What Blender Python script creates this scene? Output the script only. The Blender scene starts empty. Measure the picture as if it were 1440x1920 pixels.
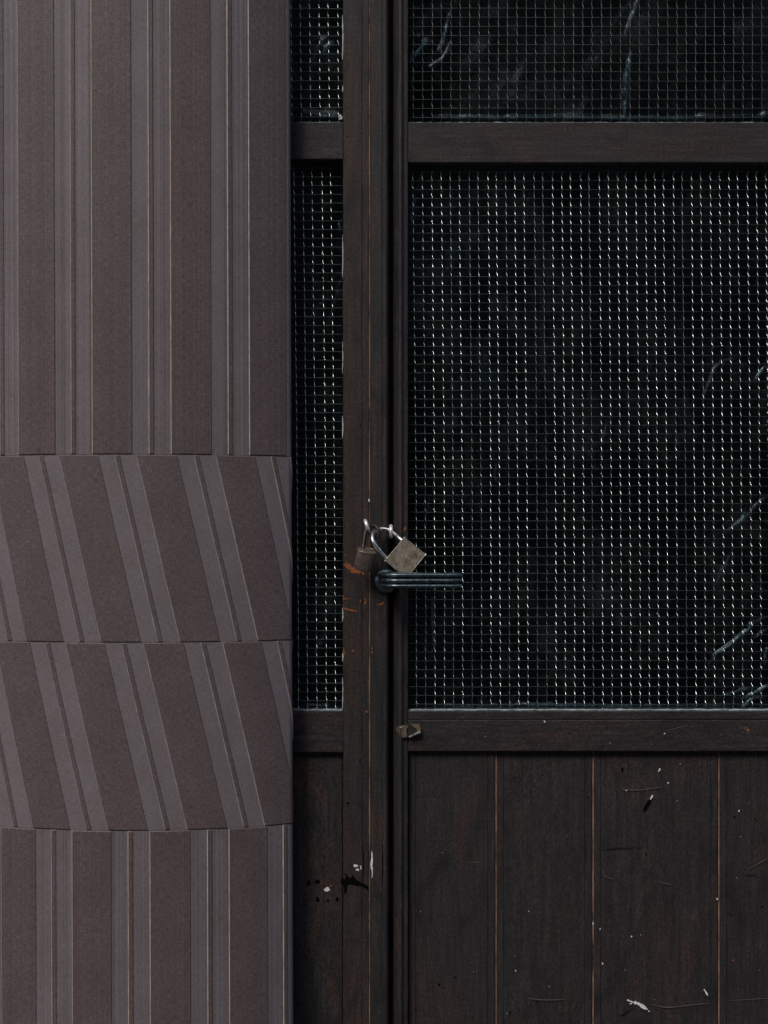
import bpy, bmesh, math, random
import numpy as np
from mathutils import Vector, Matrix

random.seed(7)
rng = np.random.default_rng(11)
R = math.radians

# ------------------------------------------------------------------ camera
S = 1.0435 / 1440.0          # metres per photo pixel on the door's front plane (y = 0)
DIST = 2.0                   # camera to door
ZCAM, HORIZON = 1.10, 1020.0

scene = bpy.context.scene
col = scene.collection
cam_data = bpy.data.cameras.new('camera')
cam = bpy.data.objects.new('camera', cam_data)
col.objects.link(cam)
cam.location = (0, -DIST, ZCAM)
cam.rotation_euler = (R(90), 0, 0)
cam_data.sensor_fit = 'VERTICAL'
cam_data.sensor_height = 36.0
cam_data.lens = 36.0 * DIST / (1920 * S)
cam_data.shift_y = (HORIZON - 960.0) / 1920.0
cam_data.clip_start = 0.05
cam_data.clip_end = 500
scene.camera = cam

# ------------------------------------------------------------------ sky, sun, exposure
SUN_DIR = Vector((-0.62, -1.0, 1.32)).normalized()
world = bpy.data.worlds.new('World')
scene.world = world
world.use_nodes = True
wn = world.node_tree
sky = wn.nodes.new('ShaderNodeTexSky')
sky.sky_type = 'NISHITA'
sky.sun_disc = False
sky.sun_elevation = math.asin(SUN_DIR.z)
sky.sun_rotation = math.atan2(SUN_DIR.x, SUN_DIR.y)
sky.air_density = 1.0
sky.dust_density = 3.0
bg = wn.nodes['Background']
bg.inputs['Strength'].default_value = 0.13
wn.links.new(sky.outputs[0], bg.inputs['Color'])

sun_data = bpy.data.lights.new('sun', 'SUN')
sun_data.energy = 1.2
sun_data.angle = R(16)
sun_data.color = (1.0, 0.97, 0.94)
sun = bpy.data.objects.new('sun', sun_data)
col.objects.link(sun)
sun.rotation_euler = SUN_DIR.to_track_quat('Z', 'Y').to_euler()
sun.location = (-2, -6, 8)

scene.view_settings.view_transform = 'Standard'
scene.view_settings.look = 'None'
scene.view_settings.exposure = 0.0
scene.view_settings.gamma = 1.0
scene.view_settings.use_curve_mapping = False
scene.render.engine = 'CYCLES'
scene.cycles.transparent_max_bounces = 12
scene.cycles.max_bounces = 5
scene.cycles.diffuse_bounces = 2
scene.cycles.glossy_bounces = 3
scene.cycles.transmission_bounces = 3


# ------------------------------------------------------------------ helpers
def PX(px, y=0.0):
    return (px - 720.0) * S * (DIST + y) / DIST


def PZ(py, y=0.0):
    return ZCAM - (py - HORIZON) * S * (DIST + y) / DIST


def P(px, py, y=0.0):
    return Vector((PX(px, y), y, PZ(py, y)))


def tag(o, label=None, cat=None, group=None, kind=None):
    if label: o['label'] = label
    if cat: o['category'] = cat
    if group: o['group'] = group
    if kind: o['kind'] = kind
    return o


def thing(name, loc, label, cat, group=None):
    o = bpy.data.objects.new(name, None)
    o.empty_display_size = 0.05
    o.location = loc
    col.objects.link(o)
    return tag(o, label, cat, group)


def origin(parent):
    v = Vector((0, 0, 0))
    while parent is not None:
        v += parent.location
        parent = parent.parent
    return v


def mesh_obj(name, verts, faces, mat, parent=None, smooth=False, uvs=None):
    """Vertices in world coordinates; stored relative to the top Empty."""
    off = origin(parent)
    me = bpy.data.meshes.new(name)
    if isinstance(verts, np.ndarray):
        vv = (verts - np.array(off)).tolist()
    else:
        vv = [tuple(Vector(v) - off) for v in verts]
    if isinstance(faces, np.ndarray):
        faces = faces.tolist()
    me.from_pydata(vv, [], faces)
    me.update()
    if smooth:
        me.polygons.foreach_set('use_smooth', [True] * len(me.polygons))
    if uvs is not None:
        uvl = me.uv_layers.new(name='UVMap')
        li = np.empty(len(me.loops), dtype=np.int32)
        me.loops.foreach_get('vertex_index', li)
        uvl.data.foreach_set('uv', np.asarray(uvs, dtype=np.float32)[li].ravel())
    me.materials.append(mat)
    o = bpy.data.objects.new(name, me)
    col.objects.link(o)
    if parent is not None:
        o.parent = parent
    return o


def bm_obj(name, bm, mat, parent=None, smooth=False, recalc=True):
    off = origin(parent)
    bmesh.ops.translate(bm, verts=bm.verts, vec=-off)
    if recalc:
        bmesh.ops.recalc_face_normals(bm, faces=bm.faces)
    me = bpy.data.meshes.new(name)
    bm.to_mesh(me)
    bm.free()
    if smooth:
        me.polygons.foreach_set('use_smooth', [True] * len(me.polygons))
    me.materials.append(mat)
    o = bpy.data.objects.new(name, me)
    col.objects.link(o)
    if parent is not None:
        o.parent = parent
    return o


def box_bm(x0, x1, y0, y1, z0, z1, bev=0.0, seg=1, bm=None):
    b = bmesh.new()
    bmesh.ops.create_cube(b, size=1.0)
    for v in b.verts:
        v.co = Vector(((x0 + x1) / 2 + v.co.x * (x1 - x0), (y0 + y1) / 2 + v.co.y * (y1 - y0),
                       (z0 + z1) / 2 + v.co.z * (z1 - z0)))
    if bev:
        bmesh.ops.bevel(b, geom=b.edges[:], offset=bev, segments=seg, affect='EDGES', profile=0.5)
    if bm is None:
        return b
    tmp = bpy.data.meshes.new('tmp')
    b.to_mesh(tmp); b.free()
    bm.from_mesh(tmp)
    bpy.data.meshes.remove(tmp)
    return bm


def box(name, x0, x1, y0, y1, z0, z1, mat, parent=None, bev=0.0, seg=1):
    return bm_obj(name, box_bm(x0, x1, y0, y1, z0, z1, bev, seg), mat, parent)


def extrude_v(name, pts, z0, z1, mat, parent, jitter=0.0, n=1):
    """closed (x, y) outline extruded upwards"""
    verts, faces = [], []
    m = len(pts)
    for k in range(n + 1):
        z = z0 + (z1 - z0) * k / n
        for (x, y) in pts:
            j = random.uniform(-jitter, jitter) if 0 < k < n else 0
            verts.append((x + j, y + j * 0.5, z))
    for k in range(n):
        for i in range(m):
            a, b = k * m + i, k * m + (i + 1) % m
            faces.append((a, b, b + m, a + m))
    faces.append(tuple(range(m))[::-1])
    faces.append(tuple(range(n * m, n * m + m)))
    bm = bmesh.new()
    vs = [bm.verts.new(v) for v in verts]
    for f in faces:
        bm.faces.new([vs[i] for i in f])
    return bm_obj(name, bm, mat, parent)


def extrude_h(name, pts, x0, x1, mat, parent, jitter=0.0, n=1):
    """closed (y, z) outline extruded along x"""
    bm = bmesh.new()
    rings = []
    for k in range(n + 1):
        x = x0 + (x1 - x0) * k / n
        ring = []
        for (y, z) in pts:
            j = random.uniform(-jitter, jitter) if 0 < k < n else 0
            ring.append(bm.verts.new((x, y + j * 0.5, z + j)))
        rings.append(ring)
    m = len(pts)
    for k in range(n):
        for i in range(m):
            bm.faces.new((rings[k][i], rings[k][(i + 1) % m], rings[k + 1][(i + 1) % m], rings[k + 1][i]))
    bm.faces.new(rings[0]); bm.faces.new(rings[-1])
    return bm_obj(name, bm, mat, parent)


def catmull(pts, sub=6, closed=False):
    pts = [Vector(p) for p in pts]
    out = []
    n = len(pts)
    rng_ = range(n) if closed else range(n - 1)
    for i in rng_:
        p0 = pts[(i - 1) % n] if (closed or i > 0) else pts[0] * 2 - pts[1]
        p1 = pts[i]; p2 = pts[(i + 1) % n]
        p3 = pts[(i + 2) % n] if (closed or i + 2 < n) else pts[-1] * 2 - pts[-2]
        for k in range(sub):
            t = k / sub
            out.append(0.5 * ((2 * p1) + (p2 - p0) * t + (2 * p0 - 5 * p1 + 4 * p2 - p3) * t * t
                              + (3 * p1 - p0 - 3 * p2 + p3) * t ** 3))
    if not closed:
        out.append(pts[-1])
    return out


def tube(name, pts, rad, mat, parent, n=12, closed=False):
    bm = bmesh.new()
    rings = []
    m = len(pts)
    prev = None
    for i, p in enumerate(pts):
        a = pts[(i - 1) % m] if (closed or i > 0) else p
        b = pts[(i + 1) % m] if (closed or i < m - 1) else p
        t = (b - a).normalized()
        if prev is None:
            prev = t.orthogonal().normalized()
        u = (prev - t * prev.dot(t)).normalized()
        prev = u
        w = t.cross(u)
        r = rad[i] if isinstance(rad, (list, tuple)) else rad
        rings.append([bm.verts.new(p + (u * math.cos(q) + w * math.sin(q)) * r)
                      for q in (2 * math.pi * k / n for k in range(n))])
    last = m if closed else m - 1
    for i in range(last):
        A, B = rings[i], rings[(i + 1) % m]
        shift = 0
        if closed and i == m - 1:
            shift = min(range(n), key=lambda s: (A[0].co - B[s].co).length)
        for k in range(n):
            bm.faces.new((A[k], A[(k + 1) % n], B[(k + 1 + shift) % n], B[(k + shift) % n]))
    if not closed:
        bm.faces.new(rings[0]); bm.faces.new(rings[-1])
    return bm_obj(name, bm, mat, parent, smooth=True)


def flake(name, pts_px, y, mat, parent, thick=0.0006, rough=0.0):
    """thin chip with an irregular outline lying on a door surface at depth y"""
    bm = bmesh.new()
    f = [bm.verts.new(P(px + random.uniform(-rough, rough), py + random.uniform(-rough, rough), y - thick))
         for px, py in pts_px]
    b = [bm.verts.new(Vector((v.co.x, y + 0.0002, v.co.z))) for v in f]
    bm.faces.new(f)
    n = len(f)
    for i in range(n):
        bm.faces.new((f[i], b[i], b[(i + 1) % n], f[(i + 1) % n]))
    return bm_obj(name, bm, mat, parent)


def blob_px(cx, cy, rx, ry, n=11, rough=0.35, rot=0.0):
    out = []
    for k in range(n):
        a = 2 * math.pi * k / n
        r = 1 + random.uniform(-rough, rough)
        x, y = rx * r * math.cos(a), ry * r * math.sin(a)
        out.append((cx + x * math.cos(rot) - y * math.sin(rot), cy + x * math.sin(rot) + y * math.cos(rot)))
    return out


def ribbon_px(pts, w, taper=True, rough=0.25):
    """thin closed outline round a polyline given in photo pixels"""
    c = catmull([(x, y, 0) for x, y in pts], 4)
    L, Rr = [], []
    n = len(c)
    for i, p in enumerate(c):
        t = (c[min(i + 1, n - 1)] - c[max(i - 1, 0)]).normalized()
        nrm = Vector((-t.y, t.x, 0))
        ww = w * (math.sin(math.pi * (i + 0.4) / (n - 0.2)) ** 0.5 if taper else 1) * (1 + random.uniform(-rough, rough)) / 2
        L.append((p.x + nrm.x * ww, p.y + nrm.y * ww))
        Rr.append((p.x - nrm.x * ww, p.y - nrm.y * ww))
    return L + Rr[::-1]


# ------------------------------------------------------------------ materials
class NT:
    def __init__(self, name):
        self.m = bpy.data.materials.new(name)
        self.m.use_nodes = True
        self.t = self.m.node_tree
        self.b = self.t.nodes['Principled BSDF']
        self.out = self.t.nodes['Material Output']

    def n(self, kind, **kw):
        o = self.t.nodes.new('ShaderNode' + kind)
        for k, v in kw.items():
            if hasattr(o, k):
                setattr(o, k, v)
            else:
                o.inputs[k.replace('_', ' ')].default_value = v
        return o

    def l(self, a, b):
        self.t.links.new(a, b)

    def coord(self, scale, rand=True, kind='Object'):
        tc = self.n('TexCoord')
        mp = self.n('Mapping')
        mp.inputs['Scale'].default_value = scale
        self.l(tc.outputs[kind], mp.inputs['Vector'])
        if rand:
            oi = self.n('ObjectInfo')
            mul = self.n('Math', operation='MULTIPLY')
            mul.inputs[1].default_value = 37.0
            self.l(oi.outputs['Random'], mul.inputs[0])
            self.l(mul.outputs[0], mp.inputs['Location'])
        return mp.outputs[0]

    def noise(self, vec, scale=1.0, detail=4, rough=0.6, dist=0.0):
        o = self.n('TexNoise')
        o.inputs['Scale'].default_value = scale
        o.inputs['Detail'].default_value = detail
        o.inputs['Roughness'].default_value = rough
        o.inputs['Distortion'].default_value = dist
        self.l(vec, o.inputs['Vector'])
        return o.outputs['Fac']

    def ramp(self, fac, stops):
        o = self.n('ValToRGB')
        el = o.color_ramp.elements
        el[0].position, el[0].color = stops[0][0], (*stops[0][1], 1)
        el[1].position, el[1].color = stops[-1][0], (*stops[-1][1], 1)
        for p, c in stops[1:-1]:
            e = el.new(p); e.color = (*c, 1)
        self.l(fac, o.inputs[0])
        return o.outputs[0]

    def mix(self, fac, a, b, blend='MIX'):
        o = self.n('Mix', data_type='RGBA', blend_type=blend)
        ins = [i for i in o.inputs if i.type == 'RGBA']
        fi = o.inputs[0]
        for sock, val in ((fi, fac), (ins[0], a), (ins[1], b)):
            if isinstance(val, (int, float)):
                sock.default_value = val
            elif isinstance(val, tuple):
                sock.default_value = (*val, 1)
            else:
                self.l(val, sock)
        return [o_ for o_ in o.outputs if o_.type == 'RGBA'][0]

    def math(self, op, a, b=None):
        o = self.n('Math', operation=op)
        for i, v in enumerate((a, b)):
            if v is None: continue
            if isinstance(v, (int, float)): o.inputs[i].default_value = v
            else: self.l(v, o.inputs[i])
        return o.outputs[0]

    def bump(self, height, strength, dist, prev=None):
        o = self.n('Bump')
        o.inputs['Strength'].default_value = strength
        o.inputs['Distance'].default_value = dist
        self.l(height, o.inputs['Height'])
        if prev is not None:
            self.l(prev, o.inputs['Normal'])
        return o.outputs[0]

    def schlick(self, f0):
        lw = self.n('LayerWeight'); lw.inputs[0].default_value = 0.5
        p = self.math('POWER', lw.outputs['Facing'], 5.0)
        return self.math('ADD', self.math('MULTIPLY', p, 1.0 - f0), f0)

    def done(self, color=None, rough=None, normal=None, metal=0.0, spec=0.5):
        b = self.b
        if color is not None:
            if isinstance(color, tuple): b.inputs['Base Color'].default_value = (*color, 1)
            else: self.l(color, b.inputs['Base Color'])
        if rough is not None:
            if isinstance(rough, (int, float)): b.inputs['Roughness'].default_value = rough
            else: self.l(rough, b.inputs['Roughness'])
        if normal is not None:
            self.l(normal, b.inputs['Normal'])
        b.inputs['Metallic'].default_value = metal
        b.inputs['Specular IOR Level'].default_value = spec
        return self.m


def wood(name, vertical=True, warm=0.5):
    t = NT(name)
    sc = (1, 1, 0.07) if vertical else (0.07, 1, 1)
    grain = t.noise(t.coord(tuple(220 * s for s in sc)), 1.0, 6, 0.7, 0.4)
    broad = t.noise(t.coord((17, 17, 5.0) if vertical else (5.0, 17, 17)), 1.0, 5, 0.66, 0.8)
    fine = t.noise(t.coord((420, 420, 260) if vertical else (260, 420, 420)), 1.0, 2, 0.5)
    c1 = t.ramp(grain, [(0.3, (0.019, 0.0168, 0.0176)), (0.52, (0.034, 0.0298, 0.0308)), (0.75, (0.058, 0.050, 0.050))])
    c2 = t.ramp(grain, [(0.3, (0.026, 0.0175, 0.0145)), (0.7, (0.072, 0.046, 0.036))])
    fac = t.ramp(broad, [(0.50 - 0.06 * warm, (0, 0, 0)), (0.66 - 0.06 * warm, (0.55 + 0.2 * warm,) * 3)])
    c = t.mix(fac, c1, c2)
    # blotches of old black stain
    blot = t.noise(t.coord((26, 26, 13) if vertical else (13, 26, 26)), 1.0, 4, 0.6, 0.8)
    bf = t.ramp(blot, [(0.52, (0, 0, 0)), (0.68, (0.70, 0.70, 0.70))])
    c = t.mix(bf, c, (0.014, 0.0135, 0.0150))
    # a mottled film of dust
    sp = t.ramp(fine, [(0.35, (0.54, 0.54, 0.545)), (0.68, (1.28, 1.26, 1.27))])
    c = t.mix(1.0, c, sp, 'MULTIPLY')
    rough = t.math('ADD', t.math('MULTIPLY', broad, 0.35), 0.40)
    nb = t.bump(grain, 0.5, 0.0006)
    nb = t.bump(fine, 0.25, 0.0003, nb)
    return t.done(c, rough, nb, spec=0.35)


M = {}
M['wood_v'] = wood('dark_stained_wood_upright', True)
M['wood_h'] = wood('dark_stained_wood_across', False)
M['wood_warm'] = wood('brown_stained_wood_upright', True, 1.7)


def simple(name, c, rough=0.6, metal=0.0, var=0.25, scale=60.0, bump=0.2, spec=0.5, stretch=(1, 1, 1)):
    t = NT(name)
    f = t.noise(t.coord(tuple(scale * s for s in stretch)), 1.0, 5, 0.65)
    lo = tuple(max(0, v * (1 - var)) for v in c); hi = tuple(v * (1 + var) for v in c)
    cc = t.ramp(f, [(0.3, lo), (0.7, hi)])
    rr = t.math('ADD', t.math('MULTIPLY', f, 0.3), rough - 0.15)
    nb = t.bump(f, bump, 0.0006)
    return t.done(cc, rr, nb, metal, spec)


def worn_edge():
    t = NT('bare_worn_wood')
    f = t.noise(t.coord((30, 30, 22)), 1.0, 5, 0.7)
    m = t.ramp(f, [(0.34, (0, 0, 0)), (0.56, (1, 1, 1))])
    c = t.mix(m, (0.045, 0.032, 0.027), (0.42, 0.27, 0.18))
    return t.done(c, 0.6, None, spec=0.3)


M['worn'] = worn_edge()
M['black'] = simple('near_black', (0.012, 0.011, 0.011), 0.8, var=0.3)  # near-black for rebate, hole slab, scuffs, stamped marks and far windows
M['white_paint'] = simple('white_paint', (0.80, 0.80, 0.80), 0.5, var=0.06)
M['rust'] = simple('orange_rust', (0.27, 0.090, 0.028), 0.9, var=0.85, scale=650, bump=0.6)
M['scratch'] = simple('pale_scratch', (0.12, 0.105, 0.10), 0.7, var=0.4, scale=300)
M['scar'] = simple('charred_wood', (0.003, 0.0028, 0.0028), 0.9, var=0.3, spec=0.05)
M['putty'] = simple('dusty_glazing_putty', (0.27, 0.35, 0.36), 0.6, var=0.7, scale=90, bump=0.8)
M['putty_pale'] = simple('pale_flaking_putty', (0.45, 0.47, 0.47), 0.6, var=0.4, scale=200, bump=0.8)
M['steel'] = simple('bright_worn_steel', (0.72, 0.74, 0.74), 0.30, metal=1.0, var=0.35, scale=250, bump=0.3)
M['staple'] = simple('polished_staple_steel', (0.90, 0.91, 0.91), 0.45, metal=0.65, var=0.2, scale=200, bump=0.2)
M['old_steel'] = simple('tarnished_steel', (0.060, 0.048, 0.042), 0.5, metal=1.0, var=0.5, scale=200, bump=0.4)
M['dark_brass'] = simple('blackened_brass', (0.17, 0.135, 0.112), 0.50, metal=0.5, var=0.4, scale=180, bump=0.4)
M['handle'] = simple('blue_black_enamelled_metal', (0.105, 0.140, 0.160), 0.28, metal=0.85, var=0.5, scale=160, bump=0.35)
M['latch'] = simple('old_latch_brass', (0.30, 0.235, 0.15), 0.45, metal=0.8, var=0.5, scale=220, bump=0.5)
M['latch_edge'] = simple('bright_broken_brass', (0.75, 0.72, 0.62), 0.3, metal=0.9, var=0.2, scale=200)
M['wire'] = NT('galvanised_wire').done((0.86, 0.88, 0.86), 0.22, None, 1.0)
M['wire_darker'] = NT('darker_wire').done((0.46, 0.44, 0.38), 0.3, None, 1.0)  # darker wire tone for the broad upper pane
M['wire_dull'] = NT('dull_galvanised_wire').done((0.25, 0.28, 0.27), 0.45, None, 1.0)
M['plaster'] = simple('grey_plaster', (0.16, 0.15, 0.145), 0.9, var=0.25, scale=8, bump=0.3)
M['facade'] = simple('dark_facade_render', (0.075, 0.070, 0.068), 0.9, var=0.3, scale=1.5, bump=0.3)
M['asphalt'] = simple('asphalt', (0.05, 0.05, 0.052), 0.9, var=0.3, scale=40, bump=0.4)
M['paving'] = simple('paving_concrete', (0.085, 0.082, 0.080), 0.9, var=0.25, scale=12, bump=0.3)
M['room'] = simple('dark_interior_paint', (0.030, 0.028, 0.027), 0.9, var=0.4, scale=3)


def brass():
    t = NT('scuffed_brass')
    scr = t.noise(t.coord((420, 420, 160)), 1.0, 5, 0.7, 1.0)
    br = t.noise(t.coord((90, 90, 90)), 1.0, 4, 0.6)
    c = t.ramp(scr, [(0.3, (0.22, 0.19, 0.15)), (0.5, (0.44, 0.39, 0.315)), (0.75, (0.74, 0.67, 0.56))])
    c2 = t.ramp(br, [(0.35, (0.72, 0.68, 0.62)), (0.65, (1.1, 1.1, 1.1))])
    c = t.mix(1.0, c, c2, 'MULTIPLY')
    nb = t.bump(scr, 0.35, 0.0004)
    return t.done(c, 0.42, nb, metal=0.6, spec=0.5)


M['brass'] = brass()


def glass():
    t = NT('wired_glass')
    t.t.nodes.remove(t.b)
    tr = t.n('BsdfTransparent'); tr.inputs[0].default_value = (0.90, 0.945, 0.935, 1)
    gl = t.n('BsdfAnisotropic') if False else t.n('BsdfGlossy')
    gl.inputs['Roughness'].default_value = 0.06
    frs = t.schlick(0.04)
    mx = t.n('MixShader')
    t.l(frs, mx.inputs[0]); t.l(tr.outputs[0], mx.inputs[1]); t.l(gl.outputs[0], mx.inputs[2])
    # grime film on the pane
    df = t.n('BsdfDiffuse'); df.inputs[0].default_value = (0.30, 0.32, 0.31, 1)
    g1 = t.noise(t.coord((14, 14, 9), rand=True), 1.0, 3, 0.68, 0.0)
    g2 = t.noise(t.coord((170, 170, 120), rand=True), 1.0, 1, 0.7, 0.0)
    gf = t.ramp(t.math('MULTIPLY', g1, g2), [(0.24, (0.0, 0.0, 0.0)), (0.46, (0.030, 0.030, 0.030))])
    mx2 = t.n('MixShader')
    t.l(gf, mx2.inputs[0]); t.l(mx.outputs[0], mx2.inputs[1]); t.l(df.outputs[0], mx2.inputs[2])
    t.l(mx2.outputs[0], t.out.inputs[0])
    return t.m


def film():
    t = NT('crinkled_clear_plastic')
    t.t.nodes.remove(t.b)
    tr = t.n('BsdfTransparent'); tr.inputs[0].default_value = (0.93, 0.95, 0.95, 1)
    gl = t.n('BsdfGlossy'); gl.inputs['Roughness'].default_value = 0.22
    gl.inputs[0].default_value = (0.85, 0.93, 1.0, 1)
    f = t.noise(t.coord((120, 120, 60)), 1.0, 1, 0.6, 0.0)
    nb = t.bump(f, 0.25, 0.002)
    t.l(nb, gl.inputs['Normal'])
    ff = t.schlick(0.035)
    mx = t.n('MixShader')
    t.l(ff, mx.inputs[0]); t.l(tr.outputs[0], mx.inputs[1]); t.l(gl.outputs[0], mx.inputs[2])
    # sky sheen on the folds painted in as blue diffuse colour
    at = t.n('Attribute'); at.attribute_name = 'fold_sheen'
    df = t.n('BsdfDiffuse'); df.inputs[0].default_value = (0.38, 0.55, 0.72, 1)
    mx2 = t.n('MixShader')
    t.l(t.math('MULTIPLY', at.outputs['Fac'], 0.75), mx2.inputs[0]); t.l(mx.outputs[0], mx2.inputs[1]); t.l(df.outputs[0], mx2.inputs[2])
    t.l(mx2.outputs[0], t.out.inputs[0])
    return t.m


M['glass'] = glass()
M['film'] = film()


def cladding(name, base, ribs, w=1.0):
    """woven sheet; UV in metres (u round the column, v up)"""
    t = NT(name)
    w1 = t.noise(t.coord((620, 150, 1), False, 'UV'), 1.0, 3, 0.6)
    w2 = t.noise(t.coord((130, 700, 1), False, 'UV'), 1.0, 3, 0.6)
    weave = t.math('ADD', t.math('MULTIPLY', w1, 0.5), t.math('MULTIPLY', w2, 0.5))
    blot = t.noise(t.coord((22, 16, 1), False, 'UV'), 1.0, 5, 0.6)
    c = t.ramp(weave, [(0.36, tuple(v * (1 - 0.42 * w) for v in base)), (0.64, tuple(v * (1 + 0.45 * w) for v in base))])
    c2 = t.ramp(blot, [(0.3, (0.90, 0.885, 0.875)), (0.7, (1.08, 1.08, 1.09))])
    c = t.mix(1.0, c, c2, 'MULTIPLY')
    rough = 0.50
    nb = t.bump(weave, 0.55, 0.0006)
    if ribs:
        rb = t.noise(t.coord((520, 0.25, 1), False, 'UV'), 1.0, 4, 0.75)
        rc = t.ramp(rb, [(0.36, (0.62, 0.60, 0.60)), (0.52, (0.97, 0.97, 0.97)), (0.66, (1.14, 1.14, 1.16))])
        c = t.mix(ribs, c, t.mix(1.0, c, rc, 'MULTIPLY'))
        nb = t.bump(rb, 0.5 * ribs, 0.0005, nb)
    return t.done(c, rough, nb, spec=0.4)


GROUND_C = (0.124, 0.094, 0.094)
STRIP_C = (0.186, 0.161, 0.168)
M['clad_ground'] = cladding('brown_woven_cladding', GROUND_C, 0.0)
M['clad_ground_ribbed'] = cladding('brown_woven_cladding_ribbed', GROUND_C, 0.6)
M['clad_strip'] = cladding('grey_mauve_strip', STRIP_C, 0.0, 0.55)
M['clad_strip_ribbed'] = cladding('grey_mauve_ribbed_strip', STRIP_C, 1.0, 0.5)

M['rim_highlight'] = simple('painted_rim_highlight', (0.40, 0.32, 0.28), 0.6, var=0.35, scale=60, bump=0.2)  # painted highlight for one rim of the upright panels
M['rim_highlight_thin'] = simple('painted_rim_highlight_dull', (0.30, 0.25, 0.235), 0.6, var=0.35, scale=60, bump=0.2)  # weaker painted highlight for the slanted panels

# ------------------------------------------------------------------ the setting
tag(mesh_obj('street', [(-150, -150, -0.13), (150, -150, -0.13), (150, 60, -0.13), (-150, 60, -0.13)],
             [(0, 1, 2, 3)], M['asphalt']), kind='structure')
pav = box('pavement', -20, 20, -3.0, 0.12, -0.129, 0.0, M['paving'])
tag(pav, kind='structure')
kerb = box('kerb', -20, 20, -3.152, -3.002, -0.128, 0.012, M['plaster'], bev=0.012, seg=2)
tag(kerb, kind='structure')

JOINT = PX(693)              # where the two leaves meet
LEAF = 0.90
XL, XR = JOINT - LEAF, JOINT + LEAF
DTOP = 2.14

# the building the doors belong to
bld = thing('building', (0, 0.05, 0), 'grey plastered building front round the dark double doors', 'building')
WY0, WY1 = 0.0, 0.20
JW = 0.06
box('wall', -8, XL - JW - 0.002, WY0, WY1, 0.0, 5.0, M['plaster'], bld)
box('wall', XR + JW + 0.002, 8, WY0, WY1, 0.0, 5.0, M['plaster'], bld)
box('wall', XL - JW - 0.002, XR + JW + 0.002, WY0 + 0.001, WY1, DTOP + JW + 0.002, 5.0, M['plaster'], bld)
box('door_jamb', XL - JW, XL - 0.003, -0.015, 0.10, 0.0, DTOP + JW, M['wood_v'], bld, 0.003)
box('door_jamb', XR + 0.003, XR + JW, -0.015, 0.10, 0.0, DTOP + JW, M['wood_v'], bld, 0.003)
box('door_head', XL - 0.002, XR + 0.002, -0.013, 0.10, DTOP + 0.004, DTOP + JW - 0.002, M['wood_h'], bld, 0.003)

# the dark room behind the glass
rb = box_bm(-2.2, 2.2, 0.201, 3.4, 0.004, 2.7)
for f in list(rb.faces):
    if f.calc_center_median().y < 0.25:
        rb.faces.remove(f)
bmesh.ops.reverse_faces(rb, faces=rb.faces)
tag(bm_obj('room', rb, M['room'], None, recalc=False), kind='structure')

# unseen house added over the road to keep low sky off the glass
sky_block = thing('building', (0, -9.5, -0.13), 'added unseen dark house front across the street, blocking low sky', 'building')
box('wall', -17, 17, -17.0, -9.5, -0.13, 7.2, M['facade'], sky_block)
box('cornice', -17.2, 17.2, -17.2, -9.25, 7.2, 7.5, M['plaster'], sky_block)
for fl in range(2):
    for k in range(9):
        x = -15 + k * 3.6
        z = 0.9 + fl * 3.2
        f = box('window_frame', x, x + 1.2, -9.5, -9.42, z, z + 1.7, M['wood_v'], sky_block, 0.01)
        box('pane', x + 0.08, x + 1.12, -9.425, -9.41, z + 0.08, z + 1.62, M['black'], f)

# ------------------------------------------------------------------ door leaves
left = thing('door_leaf', (JOINT - LEAF / 2, 0.02, 0.0),
             'dark brown wooden door leaf half hidden behind the patterned column', 'door')
right = thing('door_leaf', (JOINT + LEAF / 2, 0.02, 0.0),
              'dark wooden door leaf with planked base, lever handle and broad wired glass panes', 'door')
YB = 0.045                     # back of the leaves
Z_BOT = 0.012


def z(py):
    return PZ(py)


# --- rails and stiles ------------------------------------------------------
def rail(parent, x0, x1, ztop, zbot, y, groove=None, bev=0.0016, name='rail'):
    pts = [(YB, zbot), (y + bev, zbot), (y, zbot + bev)]
    if groove:
        pts += [(y, groove - 0.0012), (y + 0.0012, groove), (y, groove + 0.0012)]
    pts += [(y, ztop - bev), (y + bev, ztop), (YB, ztop)]
    return extrude_h(name, pts, x0, x1, M['wood_h'], parent, 0.0002, 40)


Y_L, Y_R = 0.000, 0.002
xl0, xl1 = PX(643), JOINT - 0.0009           # left leaf's meeting stile
bv = 0.0016
extrude_v('stile', [(xl0, YB), (xl0, Y_L + bv), (xl0 + bv, Y_L), (PX(678), Y_L), (PX(679), Y_L + 0.0008), (PX(680), Y_L),
                    (xl1 - 0.001, Y_L), (xl1, Y_L + 0.001), (xl1, YB)],
          Z_BOT, DTOP, M['wood_warm'], left, 0.0002, 60)
extrude_v('stile', [(XL, YB), (XL, Y_L), (XL + 0.09, Y_L), (XL + 0.09, YB)], Z_BOT, DTOP, M['wood_warm'], left)
# right leaf: flat meeting strip, dark rebate, moulded stile
xa0, xa1 = JOINT + 0.0009, PX(728)
YA = -0.003
extrude_v('stile', [(xa0, YB), (xa0, YA + 0.001), (xa0 + 0.001, YA), (PX(716), YA), (PX(716.8), YA + 0.0007), (PX(717.6), YA),
                    (xa1 - 0.003, YA), (xa1, YA + 0.003), (xa1, YB)],
          Z_BOT, DTOP, M['wood_v'], right, 0.0002, 60)
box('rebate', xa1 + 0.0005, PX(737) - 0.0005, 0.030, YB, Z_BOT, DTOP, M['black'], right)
xs0, xs1 = PX(737), PX(765)
extrude_v('stile_moulding', [(xs0, YB), (xs0, 0.012), (xs0 + 0.0015, 0.006), (PX(743), 0.0015), (PX(748), -0.0035), (PX(752), -0.0045),
                             (PX(755), -0.0022), (PX(757), 0.0002), (xs1 - 0.001, 0.0006), (xs1, 0.0018), (xs1, YB)],
          Z_BOT, DTOP, M['wood_v'], right, 0.0002, 60)
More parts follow.
